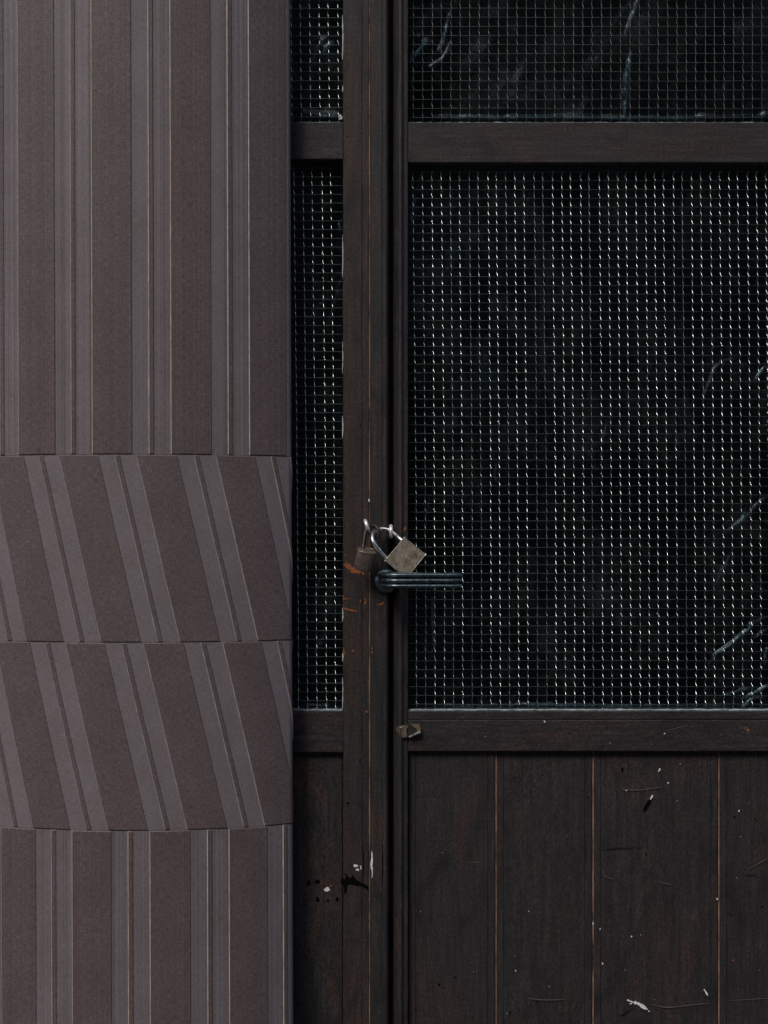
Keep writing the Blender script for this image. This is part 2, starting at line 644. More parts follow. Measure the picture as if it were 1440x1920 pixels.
extrude_v('stile', [(XR - 0.09, YB), (XR - 0.09, Y_R), (XR, Y_R), (XR, YB)], Z_BOT, DTOP, M['wood_v'], right)

xlp0, xlp1 = XL + 0.0905, xl0 - 0.0004       # openings between the stiles
xrp0, xrp1 = xs1 + 0.0004, XR - 0.0905
Z_UP = 2.03                                   # top of the upper panes
for (par, x0, x1, y, a, b, c, d, g) in ((left, xlp0, xlp1, Y_L + 0.0012, 228, 299, 1333, 1412, None),
                                        (right, xrp0, xrp1, Y_R, 228, 305, 1333, 1410, 1350)):
    rail(par, x0, x1, DTOP, Z_UP, y)
    rail(par, x0, x1, z(a), z(b), y)
    rail(par, x0, x1, z(c), z(d), y, z(g) if g else None)
    rail(par, x0, x1, 0.13, Z_BOT, y)

# --- planks and lower panel ------------------------------------------------
YP = 0.011


def plank(name, parent, x0, x1, z0, z1, mat, y=YP, grooves=True, e=0.0009):
    pts = [(x0, YB), (x0, y + e), (x0 + e, y)]
    if grooves:
        g0, g1 = x0 + 0.0098, x1 - 0.0098
        for g in (g0, g1):
            pts += [(g - 0.0007, y), (g, y + 0.0009), (g + 0.0007, y)]
    pts += [(x1 - e, y), (x1, y + e), (x1, YB)]
    return extrude_v(name, pts, z0, z1, mat, parent, 0.00012, 24)


edges_px = [767, 930, 1112, 1348, 1530, 1712, 1880]
edges = [xrp0 + 0.0004] + [PX(p, YP) for p in edges_px[1:-1]] + [xrp1 - 0.0004]
zp0, zp1 = 0.1304, z(1410) - 0.0004
for i in range(len(edges) - 1):
    dy = random.uniform(-0.0008, 0.0008)
    plank('plank', right, edges[i] + (0.0008 if i else 0), edges[i + 1] - 0.0012, zp0, zp1, M['wood_v'], YP + dy, grooves=True)
    if 0 < i:
        we = extrude_v('worn_edge', [(edges[i] - 0.0003, YB - 0.004), (edges[i] - 0.0003, YP + 0.0012), (edges[i] + 0.0007, YP + 0.0010),
                                     (edges[i] + 0.0007, YB - 0.004)], zp0, zp1, M['worn'], right, 0.0001, 30)
plank('panel', left, xlp0 + 0.0004, xlp1 - 0.0004, zp0, z(1412) - 0.0004, M['wood_warm'], 0.010, grooves=False)

# worn arris where the two leaves meet
extrude_v('worn_edge', [(JOINT - 0.0008, YB - 0.004), (JOINT - 0.0008, -0.0004), (JOINT - 0.0001, -0.0014), (JOINT + 0.0007, -0.0006),
                        (JOINT + 0.0007, YB - 0.004)], Z_BOT, DTOP, M['worn'], right, 0.00012, 60)


# --- wired glass -----------------------------------------------------------
def ring_tubes(paths, rad, horizontal, n=6):
    """paths: (m, k, 3) arrays -> tube mesh arrays"""
    m, k, _ = paths.shape
    a = np.linspace(0, 2 * np.pi, n, endpoint=False)
    if horizontal:
        off = np.stack([np.zeros(n), np.cos(a), np.sin(a)], 1) * rad
    else:
        off = np.stack([np.cos(a), np.sin(a), np.zeros(n)], 1) * rad
    v = paths[:, :, None, :] + off[None, None]
    v = v.reshape(-1, 3)
    ii, jj, kk = np.meshgrid(np.arange(m), np.arange(k - 1), np.arange(n), indexing='ij')
    base = ii * k * n
    f = np.stack([base + jj * n + kk, base + jj * n + (kk + 1) % n, base + (jj + 1) * n + (kk + 1) % n, base + (jj + 1) * n + kk], -1)
    return v, f.reshape(-1, 4)


def wired_pane(parent, x0, x1, z0, z1, cw, rh, x_ref, z_ref, crimp, drift, warp, rad=0.00036, dull=False):
    """x_ref / z_ref: a known wire column and row; crimp: depth amplitude in metres"""
    yg = 0.014
    e = 0.0004
    pane = box('glass_pane', x0 + e, x1 - e, yg, yg + 0.007, z0 + e, z1 - e, M['glass'], parent)
    yc = yg + 0.0035
    mrg = 0.0008
    # upright wires with a crimp above every cross wire
    i0 = math.ceil((x0 + mrg - x_ref) / cw); i1 = math.floor((x1 - mrg - x_ref) / cw)
    j0 = math.floor((z0 - z_ref) / rh); j1 = math.ceil((z1 - z_ref) / rh)
    cols = x_ref + np.arange(i0, i1 + 1) * cw
    rows = z_ref + np.arange(j0, j1 + 1) * rh
    fr = np.array([0.0, 0.06, 0.16, 0.28, 0.40, 0.50, 0.58, 0.92])        # going up from a cross wire
    yo = np.array([-1.0, -0.93, -0.55, 0.10, 0.62, 0.93, 0.98, -0.90])
    xo = np.array([0.00055, 0.0005, 0.0003, 0.0, -0.0003, -0.00055, -0.00055, 0.0005])
    K = len(fr)
    nc, nr = len(cols), len(rows)
    ca = crimp * (0.85 + 0.3 * rng.random(nc))
    ca *= np.where(rng.random(nc) < 0.22, 0.55 + 0.3 * rng.random(nc), 1.0)
    path = np.zeros((nc, nr * K, 3))
    jz = rng.standard_normal((nc, nr)) * 0.00012
    kn = 1 + 0.16 * rng.standard_normal((nc, nr))
    kn = np.clip(kn, 0.35, 1.45)
    wob = np.cumsum(rng.standard_normal((nc, nr)) * 0.00007, axis=1)
    for q in range(K):
        zz = rows + fr[q] * rh
        path[:, q::K, 2] = zz[None, :] + jz
        dx = drift * (zz - z_ref)[None, :] + warp * np.sin((zz[None, :] - z0) / 0.23 + cols[:, None] * 2.0)
        path[:, q::K, 0] = cols[:, None] + dx + xo[q] * kn + wob
        path[:, q::K, 1] = yc + np.clip(yo[q] * ca[:, None] * kn * (1.22 - 0.42 * (zz - z0) / (z1 - z0))[None, :], -0.0028, 0.0028)
    ok = path.copy()
    ok[..., 2] = np.clip(ok[..., 2], z0 + mrg, z1 - mrg)
    ok[..., 0] = np.clip(ok[..., 0], x0 + mrg, x1 - mrg)
    v, f = ring_tubes(ok, rad, False)
    wv = mesh_obj('upright_wires', v, f, M['wire_darker'] if dull else M['wire'], pane, True)
    tag(wv, kind='stuff')
    # cross wires
    rows = rows[(rows > z0 + mrg) & (rows < z1 - mrg)]
    k = 30
    xs = np.linspace(x0 + mrg, x1 - mrg, k)
    hp = np.zeros((len(rows), k, 3))
    hp[..., 0] = xs[None, :]
    hp[..., 1] = yc
    hp[..., 2] = rows[:, None] + 0.00025 * np.sin(xs[None, :] * 31 + rows[:, None] * 50) + rng.standard_normal((len(rows), k)) * 0.00006
    v, f = ring_tubes(hp, 0.00019, True)
    wh = mesh_obj('cross_wires', v, f, M['wire_dull'], pane, True)
    tag(wh, kind='stuff')
    return pane


CW, RH = 17.6 * S, 16.5 * S
wired_pane(right, xrp0, xrp1, z(1333), z(305), CW, RH, PX(1147, 0.017), z(1323), 0.0013, -0.006, 0.0012)
wired_pane(right, xrp0, xrp1, z(228), Z_UP, 17.8 * S, 17.2 * S, PX(969, 0.017), z(213), 0.00050, -0.002, 0.0006, 0.00022, True)
wired_pane(left, xlp0, xlp1, z(1333), z(299), CW, RH, PX(612, 0.017), z(1316), 0.0013, -0.010, 0.0010)
wired_pane(left, xlp0, xlp1, z(228), Z_UP, 17.6 * S, 17.0 * S, PX(600, 0.017), z(212), 0.00085, -0.012, 0.0006, 0.00030)


# glazing putty along the ledges
def bead(parent, x0, x1, zb, mat, h=0.0026, y=0.0030, name='putty_bead'):
    return extrude_h(name, [(0.0138, zb + 0.0002), (y, zb + 0.0002), (y, zb + 0.0006), (0.0138, zb + h)], x0, x1, mat, parent, 0.00035, 160)


bead(right, xrp0 + 0.001, xrp1 - 0.001, z(1333), M['putty'], 0.0012, 0.0050)
bead(right, xrp0 + 0.001, xrp1 - 0.001, z(228), M['putty'], 0.0016, 0.0046)
bead(left, xlp0 + 0.001, xlp1 - 0.001, z(1333), M['putty'], 0.0014, 0.0046)
bead(left, xlp0 + 0.001, xlp1 - 0.001, z(228), M['putty'], 0.0014, 0.0046)
# dried putty up the side of the narrow panes
for (a, b, w) in ((28, 112, 2.4), (160, 172, 2.2), (440, 520, 1.4), (640, 700, 1.4), (780, 822, 2.0), (1140, 1165, 2.0), (1225, 1240, 2), (1270, 1330, 1.8)):
    flake('putty_flake', ribbon_px([(642.2, a), (642.9, (a + b) / 2), (642.0, b)], w, True, 0.5), 0.0012, M['putty_pale'], left, 0.0005)
flake('putty_flake', blob_px(638, 219, 4, 5), 0.012, M['putty_pale'], left, 0.002)


# --- wear on the woodwork ----------------------------------------------------
def chip(par, pts, mat, y, name='paint_chip', thick=0.0006):
    return flake(name, pts, y, M[mat], par, thick)


# white paint
chip(left, ribbon_px([(697, 1596), (697.6, 1610), (696.4, 1624), (698, 1632), (697.4, 1646)], 3.2, True, 0.4), 'white_paint', -0.0032)
chip(left, blob_px(667, 1623, 3.6, 2.6, 9), 'white_paint', -0.0002)
chip(left, blob_px(670.5, 1631, 2.8, 1.8, 9), 'white_paint', -0.0002)
chip(left, ribbon_px([(676, 1623), (677, 1630)], 2.0), 'white_paint', -0.0002)
chip(left, blob_px(613, 1669, 4.8, 4.0, 11, 0.5), 'white_paint', 0.0098)
chip(left, blob_px(620, 1661, 1.2, 2.2, 7), 'rust', 0.0098, 'rust_spot')
chip(right, ribbon_px([(691.5, 935), (692.6, 941)], 2.6), 'white_paint', -0.0030)
chip(right, ribbon_px([(1176, 1875), (1186, 1879), (1197, 1882), (1206, 1888), (1214, 1893)], 5.0, True, 0.7), 'white_paint', YP - 0.001)
chip(right, ribbon_px([(1320, 1855), (1324, 1861), (1327, 1867)], 2.6, True, 0.5), 'white_paint', YP - 0.001)
for (cx, cy, a, b_) in ((1183, 1882, 2.2, 1.2), (1205, 1884, 1.6, 1.0), (1217, 1896, 1.4, 1.2), (1237, 1443, 1.8, 1.6), (1235, 1446, 1.2, 1.2), (1253, 1468, 1.4, 1.4), (1021, 1353, 1.5, 2.0),
                       (1345, 1686, 1.4, 1.8), (1112, 1732, 1.4, 3.0)):
    chip(right, blob_px(cx, cy, a, b_, 7, 0.4), 'white_paint', (YP - 0.001) if cy > 1410 else Y_R - 0.0002)
# the splintered gouge
chip(right, ribbon_px([(1207, 1521), (1213, 1510), (1220, 1498)], 6.0, True, 0.4), 'scar', YP - 0.001, 'gouge', 0.0003)
chip(right, ribbon_px([(1219.5, 1499), (1224, 1491)], 3.0), 'white_paint', YP - 0.0013, 'splinter_highlight', 0.0007)  # highlight on the gouge put in as a white flake
# burnt scar on the left stile
chip(left, [(638, 1655), (641, 1644), (646, 1650), (650, 1640), (655, 1646), (662, 1643), (668, 1649), (675, 1654), (684, 1658),
            (690, 1662), (693, 1670), (694, 1677), (688, 1668), (680, 1662), (668, 1661), (658, 1658), (652, 1660), (648, 1676),
            (645, 1674), (644, 1662)], 'scar', -0.0002, 'burn_mark', 0.0003)
for (x, ya, yb) in ((680, 1585, 1655), (716, 1585, 1660)):
    chip(left if x < 693 else right, ribbon_px([(x, ya), (x + 1.5, (ya + yb) / 2), (x - 0.2, yb)], 2.0, True, 0.5), 'scar',
         -0.0002 if x < 693 else -0.0032, 'crack', 0.0003)
for (x, y_, r) in ((579, 1655, 4), (595, 1653, 4), (596, 1687, 4), (632, 1686, 3), (615, 1689, 2.4)):
    chip(left, blob_px(x, y_, r, r * 1.3, 9), 'scar', 0.0098, 'burn_mark', 0.0002)
# rust
for pts in ([(644, 1058), (651, 1060), (658, 1066), (666, 1070), (676, 1073)], ):
    chip(left, ribbon_px(pts, 8.5, True, 0.8), 'rust', -0.0002, 'rust_stain', 0.0003)
chip(left, ribbon_px([(679, 1072), (682, 1078)], 4, True, 0.6), 'rust', -0.0002, 'rust_stain', 0.0003)
for pts, w in (([(644, 1116), (644.5, 1123), (651, 1122.5), (658, 1123)], 2.2), ([(644, 1134), (645, 1140), (654, 1143), (663, 1145), (671, 1146)], 2.6),
               ([(644.3, 1216), (644.8, 1228)], 2.4), ([(661, 1219), (663, 1222)], 3), ([(645, 1040), (651, 1042)], 2.2), ([(684, 1121), (686, 1127), (683, 1133)], 3.0),
               ([(675, 1125), (677, 1128)], 2.5), ([(685, 1331), (687, 1335), (690, 1333)], 2.6), ([(648, 1058), (651, 1052)], 2.0)):
    chip(left, ribbon_px(pts, w, True, 0.7), 'rust', -0.0002, 'rust_stain', 0.0003)
for pts, w in (([(708, 1134), (714, 1133), (719, 1130), (718, 1134)], 3), ([(696.6, 1214), (697, 1218)], 2.6), ([(697, 1221), (698.4, 1226)], 2.8)):
    chip(right, ribbon_px(pts, w, True, 0.6), 'rust', -0.0032, 'rust_stain', 0.0003)
for pts, w in (([(756, 996), (759, 991), (761, 989)], 5), ([(753, 1000), (757, 1002)], 4), ([(1397, 1364), (1401, 1368), (1405, 1370)], 4), ):
    chip(right, ribbon_px(pts, w, True, 0.8), 'rust', 0.0004 if pts[0][0] < 800 else Y_R - 0.0002, 'rust_stain', 0.0004)
chip(right, blob_px(1375, 1801, 2, 2, 7), 'rust', YP - 0.001, 'rust_spot')
# scratches
for pts, w in (([(1120, 1625), (1130, 1632), (1134, 1642), (1142, 1646), (1152, 1649)], 1.3),
               ([(1228, 1651), (1245, 1656), (1262, 1659)], 1.1), ([(1165, 1480), (1200, 1481.5), (1240, 1476)], 1.1),
               ([(990, 1872), (1020, 1875), (1060, 1874)], 1.3), ([(1218, 1882), (1250, 1889), (1290, 1885), (1330, 1881)], 1.2),
               ([(1400, 1630), (1425, 1618), (1445, 1606)], 1.1), ([(1370, 1876), (1440, 1872)], 1.0),
               ([(880, 1617), (900, 1616)], 1.0), ([(742, 1690), (746, 1702)], 1.2), ([(1250, 1370), (1290, 1360)], 1.0)):
    chip(right, ribbon_px(pts, w, True, 0.5), 'scratch', (YP - 0.001) if pts[0][0] > 770 and pts[0][1] > 1410 else Y_R - 0.0003, 'scratch', 0.0003)
for pts, w in (([(1192, 1367), (1197, 1378)], 2.4), ([(1205, 1385), (1230, 1378), (1265, 1362)], 1.8), ([(1128, 1592), (1170, 1589), (1210, 1587)], 2.0),
               ([(1392, 1641), (1416, 1640)], 3.4), ([(1160, 1905), (1185, 1890)], 4), ([(1360, 1711), (1374, 1714)], 2.6)):
    chip(right, ribbon_px(pts, w * 0.8, True, 0.6), 'black', (YP - 0.0011) if pts[0][1] > 1410 else Y_R - 0.0003, 'scuff', 0.0002)


def specks(par, rects, count, mat, rmin, rmax, name):
    bm = bmesh.new()
    for _ in range(count):
        x0, x1, y0, y1, d = random.choice(rects)
        cx, cy = random.uniform(x0, x1), random.uniform(y0, y1)
        r = rmin + (rmax - rmin) * random.random() ** 3
        vs = [bm.verts.new(P(a, b, d - 0.0004)) for a, b in blob_px(cx, cy, r, r * random.uniform(0.7, 1.7), 6, 0.3)]
        c = bm.verts.new(P(cx, cy, d - 0.0007))
        for i in range(6):
            bm.faces.new((vs[i], vs[(i + 1) % 6], c))
    return tag(bm_obj(name, bm, M[mat], par), kind='stuff')


PR = [(775, 922, 1425, 1910, YP - 0.0006), (938, 1104, 1425, 1910, YP - 0.0006), (1122, 1338, 1425, 1910, YP - 0.0006), (1360, 1435, 1425, 1910, YP - 0.0006),
      (780, 1436, 1356, 1405, Y_R)]
specks(right, PR, 30, 'white_paint', 0.5, 1.5, 'paint_specks')
specks(right, PR, 40, 'scar', 0.8, 2.4, 'dark_specks')
specks(left, [(646, 676, 1340, 1910, 0.0), (646, 676, 20, 900, 0.0)], 26, 'scar', 0.8, 2.6, 'dark_specks')


# --- broken brass latch --------------------------------------------------------
def slab(name, pts, y0, y1, mat, par, tilt=0.0):
    bm = bmesh.new()
    cx = sum(p[0] for p in pts) / len(pts)
    f = [bm.verts.new(P(px, py, y0 + tilt * (px - cx) * S)) for px, py in pts]
    b = [bm.verts.new((v.co.x, y1, v.co.z)) for v in f]
    bm.faces.new(f); bm.faces.new(b[::-1])
    n = len(f)
    for i in range(n):
        bm.faces.new((f[i], b[i], b[(i + 1) % n], f[(i + 1) % n]))
    fe = [e for e in bm.edges if e.verts[0] in f and e.verts[1] in f]
    bmesh.ops.bevel(bm, geom=fe, offset=0.0004, segments=1, affect='EDGES')
    return bm_obj(name, bm, mat, par)


lp = slab('dark_hole_plate', [(757, 1359), (772, 1356.5), (786, 1358), (789, 1366), (788, 1376), (770, 1383), (757, 1384), (748, 1376)], -0.0018, 0.0016, M['black'], right)  # black slab standing in for the shade of the hole
slab('plate_fragment', [(742.5, 1362), (744, 1365), (752, 1360), (766, 1361.5), (761, 1370), (763, 1382), (756, 1384), (748, 1376), (743, 1369)],
     -0.0042, -0.0020, M['latch'], lp, 0.10)
slab('plate_fragment', [(769, 1357), (778, 1358.5), (786, 1358), (789, 1366), (787.5, 1374), (782.5, 1372), (781, 1366), (774, 1363)],
     -0.0046, -0.0020, M['latch'], lp, -0.15)
slab('bright_lip', [(767, 1381), (775, 1377), (782.5, 1373), (788.5, 1371.5), (789, 1375), (781, 1377.5), (768, 1384)], -0.0062, -0.0020, M['latch_edge'], lp)
tube('rivet', [P(752, 1364, -0.0052), P(752, 1364, -0.0038)], 0.0011, M['latch_edge'], lp, 8)

# --- lever handle -------------------------------------------------------------
YH = -0.058


def lever():
    zc = PZ(1088.5, YH)
    hw = 15.2 * S * (DIST + YH) / DIST
    # ribbed face profile: (out from the lever's centre line, up)
    prof = []
    for k in range(3):
        c = hw - (2 * k + 1) * hw / 3
        for q in range(9):
            a = math.pi / 2 - math.pi * q / 8
            prof.append((0.0014 + 0.0058 * math.cos(a), c + hw / 3 * 0.93 * math.sin(a)))
    prof = [(-0.0035, hw * 0.97), (0.0020, hw * 0.995)] + prof[1:-1] + [(0.0020, -hw * 0.995), (-0.0035, -hw * 0.97)]
    x_end = PX(866, YH)
    x0 = PX(727, YH)
    rad = 0.016
    path = [((x0 - rad * 0.35, -0.004), (-1, 0))]
    path = []
    for yy in (-0.006, -0.022, -0.034):
        path.append((Vector((x0 - 0.002, yy)), Vector((-1, 0))))
    for q in range(1, 9):
        a = math.pi / 2 * q / 8
        cx, cy = x0 - 0.002 + rad, YH + rad
        path.append((Vector((cx - rad * math.cos(a), cy - rad * math.sin(a))), Vector((-math.cos(a), -math.sin(a)))))
    for t in (0.2, 0.4, 0.6, 0.8, 0.97):
        x = (x0 - 0.002 + rad) + (x_end - (x0 - 0.002 + rad)) * t
        path.append((Vector((x, YH)), Vector((0, -1))))
    path.append((Vector((x_end, YH + 0.0012)), Vector((0, -1))))
    bm = bmesh.new()
    rings = []
    for i, (p, nrm) in enumerate(path):
        sc = 0.92 if i == len(path) - 1 else 1.0
        rings.append([bm.verts.new((p.x + nrm.x * o, p.y + nrm.y * o, zc + u * sc)) for o, u in prof])
    m = len(prof)
    for i in range(len(rings) - 1):
        for k in range(m):
            bm.faces.new((rings[i][k], rings[i][(k + 1) % m], rings[i + 1][(k + 1) % m], rings[i + 1][k]))
    bm.faces.new(rings[0]); bm.faces.new(rings[-1])
    lv = bm_obj('lever_handle', bm, M['handle'], right)
    me = lv.data
    me.polygons.foreach_set('use_smooth', [len(p.vertices) == 4 for p in me.polygons])
    try:
        me.set_sharp_from_angle(angle=R(50))
    except Exception:
        pass
    # rose against the door
    c = Vector((PX(724), 0, PZ(1089)))
    bm = bmesh.new()
    prev = None
    for (r, yy) in ((0.0165, -0.0028), (0.0165, -0.0070), (0.0150, -0.0095), (0.0125, -0.0100), (0.0110, -0.0120), (0.0088, -0.0125)):
        ring = [bm.verts.new((c.x + r * math.cos(a), yy, c.z + r * math.sin(a))) for a in (2 * math.pi * k / 32 for k in range(32))]
        if prev:
            for k in range(32):
                bm.faces.new((prev[k], prev[(k + 1) % 32], ring[(k + 1) % 32], ring[k]))
        prev = ring
    bm.faces.new(prev)
    bm_obj('handle_rose', bm, M['handle'], lv, True)
    return lv


lever()


# --- staples that take the padlocks -------------------------------------------
def staple(par, px, py, lean, ymid, ysurf):
    c = P(px, py, 0)
    r = 0.0072
    pts = []
    for k in range(17):
        a = -math.pi * 0.5 - math.pi * k / 16          # half ring standing out of the door
        yy = ymid + r * 1.55 * math.sin(a + math.pi / 2) * 1.0
        zz = r * math.cos(a + math.pi / 2)
        pts.append((yy, zz))
    pts = [(ysurf + 0.004, r)] + [(ymid - 1.3 * r * math.sin(math.pi * k / 16), r * math.cos(math.pi * k / 16)) for k in range(17)] + [(ysurf + 0.004, -r)]
    path = [Vector((c.x - lean * zz, yy, c.z + zz)) for yy, zz in pts]
    return tube('staple', path, 0.0026, M['staple'], par, 10)


staple(left, 688.5, 986.5, 0.35, -0.010, 0.0)
staple(right, 733, 996.5, 0.0, -0.014, 0.004)

# ------------------------------------------------------------------ padlocks
def rounded_rect(w, h, r, n=5):
    out = []
    for sx, sy, a0 in ((1, 1, 0), (-1, 1, 90), (-1, -1, 180), (1, -1, 270)):
        for k in range(n + 1):
            a = R(a0 + 90 * k / n)
            out.append((sx * (w / 2 - r) + r * math.cos(a), sy * (h / 2 - r) + r * math.sin(a)))
    return out


# square brass padlock leaning on the lever
YK = -0.036
A_, B_, C_ = P(722, 1051, YK), P(758, 1007, YK), P(798, 1040, YK)
cen = (A_ + C_) / 2
ex = (B_ - A_); Wd = ex.length; ex.normalize()
eu = Vector((-ex.z, 0, ex.x)); Ht = abs((C_ - B_).dot(eu))
lock = thing('padlock', cen, 'square scuffed brass padlock tilted and resting on the lever handle', 'padlock', None)
TH = 0.0095


def lock_pt(a, b, y):
    return Vector((cen.x, y, cen.z)) + ex * a + eu * b


bm = bmesh.new()
outl = rounded_rect(Wd, Ht, 0.0014, 3)
f = [bm.verts.new(lock_pt(a, b, YK - TH)) for a, b in outl]
b = [bm.verts.new(lock_pt(a, b_, YK + TH)) for a, b_ in outl]
bm.faces.new(f); bm.faces.new(b[::-1])
n = len(f)
for i in range(n):
    bm.faces.new((f[i], b[i], b[(i + 1) % n], f[(i + 1) % n]))
ed = [e for e in bm.edges if (e.verts[0] in f) == (e.verts[1] in f)]
bmesh.ops.bevel(bm, geom=ed, offset=0.0009, segments=2, affect='EDGES')
body = bm_obj('body', bm, M['brass'], lock)
# edge highlight put in as a thin bright tube round the face
arr = catmull([lock_pt(a, b_, YK - TH + 0.0003) for a, b_ in rounded_rect(Wd - 0.0005, Ht - 0.0005, 0.0014, 2)], 2, True)
tube('arris_highlight', arr, 0.00055, M['latch_edge'], body, 6, True)
# stamped strokes, worn past reading
bm = bmesh.new()
for (px, py, dx, dy) in ((757, 1053, 5, 9), (760, 1050, 6, 9), (764, 1047, 5, 8), (768, 1044, 3, 6), (771, 1041, 6, 6), (775, 1038, 6, 7), (778, 1036, 3, 7),
                         (755, 1058, 4, 6), (766, 1040, 3, 3), (780, 1042, 2, 4)):
    p0, p1 = P(px, py, YK - TH - 0.00012), P(px + dx, py + dy, YK - TH - 0.00012)
    d = (p1 - p0).normalized(); w = Vector((-d.z, 0, d.x)) * 0.00036
    vs = [bm.verts.new(q) for q in (p0 + w, p0 - w, p1 - w, p1 + w)]
    bk = [bm.verts.new((q.co.x, q.co.y + 0.0004, q.co.z)) for q in vs]
    bm.faces.new(vs)
    for i in range(4):
        bm.faces.new((vs[i], bk[i], bk[(i + 1) % 4], vs[(i + 1) % 4]))
bm_obj('stamped_marks', bm, M['black'], body)
sh = [(736, 1058, -0.036), (726, 1048.5, -0.036), (715, 1037, -0.037), (705, 1024.5, -0.038), (699, 1013, -0.036), (698.5, 1003, -0.030), (703, 996, -0.022),
      (711, 992.2, -0.0175), (722, 992, -0.017), (732.5, 995.4, -0.0185), (742, 1002.5, -0.025), (751, 1011, -0.033), (762, 1021, -0.036)]
tube('shackle', catmull([P(*p) for p in sh], 6), 0.0027, M['steel'], lock, 12)

# rounded dark padlock hanging from the other staple
lc = P(684.5, 1049, -0.028)
old = thing('padlock', lc, 'small dark rounded padlock hanging against the left door leaf', 'padlock', None)
rot = Matrix.Rotation(R(11), 3, 'Y') @ Matrix.Rotation(R(20), 3, 'X')
bm = bmesh.new()
rings = []
hw_, hd_, hh = 0.0130, 0.0098, 0.0137
for (zz, sc) in ((-hh, 0.90), (-hh + 0.0008, 0.97), (-hh + 0.002, 1.0), (hh - 0.0016, 1.0), (hh - 0.0006, 0.975), (hh, 0.93)):
    ring = []
    for k in range(36):
        a = 2 * math.pi * k / 36
        ca, sa = math.cos(a), math.sin(a)
        e = 2 / 2.6
        p = Vector((hw_ * sc * math.copysign(abs(ca) ** e, ca), hd_ * sc * math.copysign(abs(sa) ** e, sa), zz))
        ring.append(bm.verts.new(lc + rot @ p))
    rings.append(ring)
for i in range(len(rings) - 1):
    for k in range(36):
        bm.faces.new((rings[i][k], rings[i][(k + 1) % 36], rings[i + 1][(k + 1) % 36], rings[i + 1][k]))
bm.faces.new(rings[0]); bm.faces.new(rings[-1])
ob = bm_obj('body', bm, M['dark_brass'], old, True)
try:
    ob.data.set_sharp_from_angle(angle=R(35))
except Exception:
    pass
rim = [lc + rot @ Vector((hw_ * 0.975 * math.copysign(abs(math.cos(a)) ** (2 / 2.6), math.cos(a)), hd_ * 0.975 * math.copysign(abs(math.sin(a)) ** (2 / 2.6), math.sin(a)), hh - 0.0004))
       for a in (2 * math.pi * k / 40 for k in range(40))]
tube('lit_top_rim', rim, 0.0008, M['latch'], ob, 6, True)  # lit top edge of the body put in as a paler ring
sh2 = [(680, 1040, -0.030), (681, 1026, -0.0285), (683, 1010, -0.022), (686, 996, -0.0165), (690.5, 988.5, -0.0150), (697, 985.5, -0.0180), (704, 987, -0.0225), (709.5, 992.5, -0.0265),
       (711, 1001, -0.0275), (708.5, 1013, -0.0275), (704.5, 1026, -0.0280), (701, 1040, -0.030)]
tube('shackle', catmull([P(*p) for p in sh2], 6), 0.0025, M['old_steel'], old, 12)

# ------------------------------------------------------------------ crinkled plastic behind the glass
def vnoise(x, y, seed):
    r2 = np.random.default_rng(seed)
    tab = r2.random((64, 64))
    xi, yi = np.floor(x).astype(int), np.floor(y).astype(int)
    fx, fy = x - xi, y - yi
    fx = fx * fx * (3 - 2 * fx); fy = fy * fy * (3 - 2 * fy)
    g = lambda a, b: tab[a % 64, b % 64]
    return (g(xi, yi) * (1 - fx) + g(xi + 1, yi) * fx) * (1 - fy) + (g(xi, yi + 1) * (1 - fx) + g(xi + 1, yi + 1) * fx) * fy


